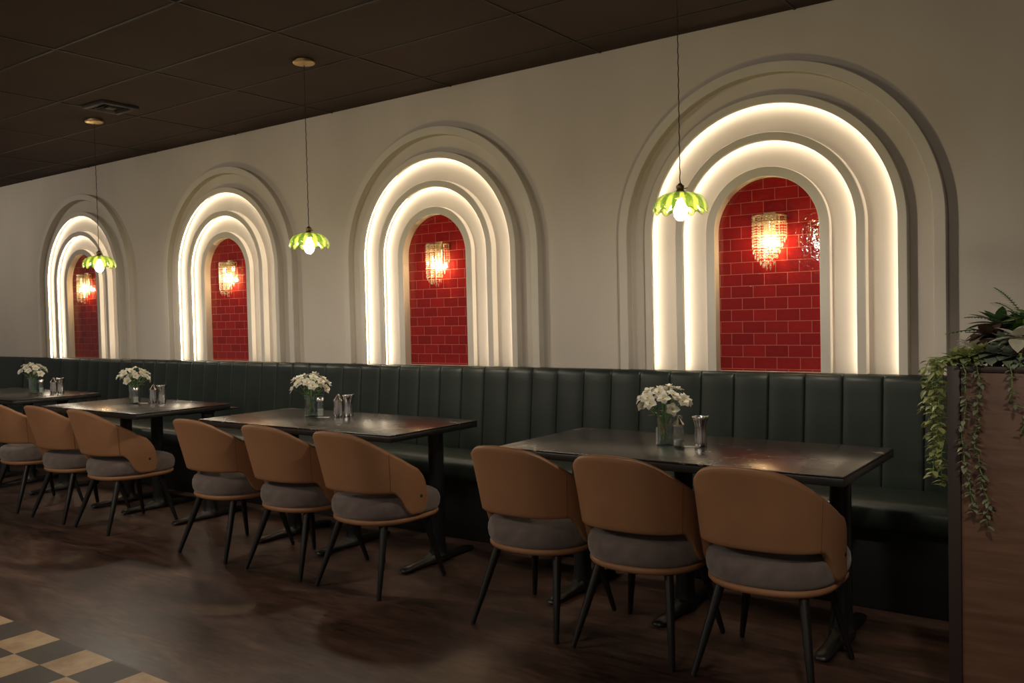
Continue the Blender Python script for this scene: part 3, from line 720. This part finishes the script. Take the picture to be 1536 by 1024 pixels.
def rosette(x, y, z, r, n, mat, name, label, cat='plant', tilt0=-.5, tilt1=1.2, wd=.62, grp=None, seed=1, stalk=True, curl=.25):
    q = random.Random(seed); t = thing(name, label, cat, (x, y, VB), 0, grp); h = z - VB
    b = bmesh.new(); tube(b, [(0, 0, 0), (0, 0, h * .6), (0, 0, h)], [.006, .005, .004], 6); obj('stem', b, 'stem', t)
    b = bmesh.new()
    for k in range(n):
        f = k / n; a = k * 2.4 + q.uniform(-.2, .2); tl = tilt0 + (tilt1 - tilt0) * f
        d = Vector((math.cos(a) * math.cos(tl), math.sin(a) * math.cos(tl), math.sin(tl)))
        leaf(b, Vector((0, 0, h)) + d * .004, d, Vector((0, 0, 1)), r * (1.05 - .4 * f) * q.uniform(.85, 1.1), r * wd * (1.05 - .35 * f), curl * (1 - .6 * f), .22, 5)
    obj('foliage', b, mat, t); return t
RS = 'succulents along the planter front'
rosette(-.478, -1.37, 1.150, .055, 20, 'vine_leaf', 'succulent', 'pale green succulent rosette at the left corner of the planter', seed=2, grp=RS)
rosette(-.448, -1.41, 1.158, .050, 20, 'vine_leaf', 'succulent', 'yellow-green succulent rosette beside the corner rosette on the planter', seed=3, grp=RS)
rosette(-.412, -1.39, 1.168, .056, 22, 'vine_leaf', 'succulent', 'pale green succulent above the two long front vines', seed=16, grp=RS)
rosette(-.372, -1.40, 1.165, .054, 22, 'grey_leaf', 'succulent', 'grey-green round-leaved succulent just right of the long front vines', wd=.9, seed=4, grp=RS)
rosette(-.328, -1.41, 1.158, .056, 22, 'grey_leaf', 'succulent', 'grey-green round-leaved succulent above the short front vine', wd=.9, seed=5, grp=RS)
rosette(-.350, -1.33, 1.195, .062, 22, 'grey_leaf', 'succulent', 'grey-green succulent half hidden behind the two front ones', wd=.9, seed=6, grp=RS)
rosette(-.280, -1.40, 1.160, .058, 22, 'grey_leaf', 'succulent', 'grey-green succulent at the photo right edge', wd=.9, seed=17, grp=RS)
rosette(-.446, -1.31, 1.185, .070, 14, 'pale_leaf', 'leafy_plant', 'cream-leaved plant near the left corner of the planter', tilt0=-.3, tilt1=.9, wd=.45, seed=7)
rosette(-.402, -1.27, 1.215, .085, 18, 'plum_leaf', 'leafy_plant', 'plum-brown leaved plant in the middle of the planter', tilt0=-.4, tilt1=1.0, wd=.68, seed=8)
rosette(-.385, -1.17, 1.25, .115, 24, 'dark_leaf', 'leafy_plant', 'deep green broad-leaved plant rising behind the plum-brown plant', tilt0=-.5, tilt1=.9, wd=.42, seed=9)
rosette(-.305, -1.26, 1.245, .105, 22, 'dark_leaf', 'leafy_plant', 'deep green broad-leaved plant near the photo right edge', tilt0=-.5, tilt1=1.0, wd=.45, seed=10)
rosette(-.312, -1.38, 1.215, .088, 12, 'pale_leaf', 'leafy_plant', 'white-leaved plant near the photo right edge', tilt0=-.5, tilt1=.9, wd=.55, seed=11)
rosette(-.272, -1.34, 1.270, .095, 12, 'bright_leaf', 'leafy_plant', 'bright green glossy-leaved plant at the photo right edge', tilt0=-.3, tilt1=.8, wd=.5, seed=12)
rosette(-.300, -1.435, 1.172, .026, 6, 'orange_leaf', 'flower_sprig', 'tiny orange sprig at the right of the planter front', cat='flower', tilt0=-.6, tilt1=1.2, wd=.25, seed=13)
rosette(-.12, -1.25, 1.22, .11, 22, 'dark_leaf', 'leafy_plant', 'deep green plant past the photo right edge', tilt0=-.4, tilt1=1.0, wd=.45, seed=15)
fern = thing('fern', 'dark green fern with feathery fronds at the back of the planter', 'fern', (-.27, -1.24, VB + .06))
q = random.Random(5)
for k, (a, el, ln) in enumerate(((2.9, .45, .30), (3.4, .75, .27), (2.5, .95, .28), (1.5, 1.1, .27), (.4, .8, .26), (4.2, .9, .26), (5.2, .7, .26), (3.0, 1.15, .30), (2.2, .6, .26))):
    b = bmesh.new(); d = Vector((math.cos(a) * math.cos(el), math.sin(a) * math.cos(el), math.sin(el))); ps = []
    for i in range(22):
        t = i / 21; ps.append(d * ln * t + Vector((0, 0, .03 - .10 * t * t)) )
    tube(b, [(0, 0, -.06), (0, 0, 0)] + ps, .0012, 5)
    for i in range(4, 22):
        dd = (ps[i] - ps[i - 1]).normalized(); sd = dd.cross(Vector((0, 0, 1))).normalized(); w = .038 * math.sin(PI * (1 - (i - 3) / 19.5) ** .8 * .92 + .12)
        for s in (-1, 1): leaf(b, ps[i], sd * s + dd * .35, (0, 0, 1), w, .0085, .15, .1, 3)
    obj('frond', b, 'fern', fern)

# ---------------------------------------------------------------- light
w = bpy.data.worlds.new('World'); sc.world = w; w.use_nodes = True
bg = w.node_tree.nodes['Background']; bg.inputs['Color'].default_value = (1, .90, .82, 1); bg.inputs['Strength'].default_value = .13
def area(name, loc, tgt, size, power, col):
    l = bpy.data.lights.new(name, 'AREA'); l.shape = 'DISK'; l.size = size; l.energy = power; l.color = col
    o = bpy.data.objects.new(name, l); COL.objects.link(o); o.location = loc
    o.rotation_euler = (Vector(tgt) - Vector(loc)).to_track_quat('-Z', 'Y').to_euler()
area('unseen_room_light', (-5.4, -4.6, ZC - .03), (-5.0, -3.2, 0), 1.2, 95, (1, .87, .70))
area('unseen_room_light', (-1.2, -5.2, ZC - .03), (-2.2, -2.8, 0), .8, 32, (1, .87, .70))  # unseen room fill, added to lift the right-hand chairs and floor
area('wall_fill_light', (-9.9, -2.0, ZC - .03), (-9.0, -.1, 1.4), .3, 17, (1, .89, .74))  # unseen fill added to brighten the far left of the wall
sl = bpy.data.lights.new('planter_fill_spot', 'SPOT'); sl.energy = 120; sl.color = (1, .87, .70); sl.spot_size = R(42); sl.spot_blend = .8; sl.shadow_soft_size = .08  # no such lamp in view; added to brighten the planter front and plants
so = bpy.data.objects.new('planter_fill_spot', sl); COL.objects.link(so); so.location = (.25, -3.7, ZC - .03)
so.rotation_euler = (Vector((-.12, -1.4, .85)) - so.location).to_track_quat('-Z', 'Y').to_euler()

# ---------------------------------------------------------------- camera
D, Hc, yaw, pit, rol, fpx = 4.35, 1.3147, .6290, -.0301, -.0227, 1313.25
fw = Vector((-math.sin(yaw) * math.cos(pit), math.cos(yaw) * math.cos(pit), math.sin(pit)))
rt = Vector((math.cos(yaw), math.sin(yaw), 0)); up = rt.cross(fw)
r2 = math.cos(rol) * rt + math.sin(rol) * up; u2 = -math.sin(rol) * rt + math.cos(rol) * up
cd = bpy.data.cameras.new('camera'); cam = bpy.data.objects.new('camera', cd); COL.objects.link(cam)
mw = Matrix((r2, u2, -fw)).transposed().to_4x4(); mw.translation = (0, -D, Hc); cam.matrix_world = mw
cd.sensor_width = 36; cd.lens = fpx / 1536 * 36; cd.clip_start = .05; cd.clip_end = 60
sc.camera = cam
vs = sc.view_settings; vs.view_transform = 'Standard'; vs.look = 'None'; vs.exposure = 0; vs.gamma = 1
vs.use_curve_mapping = False
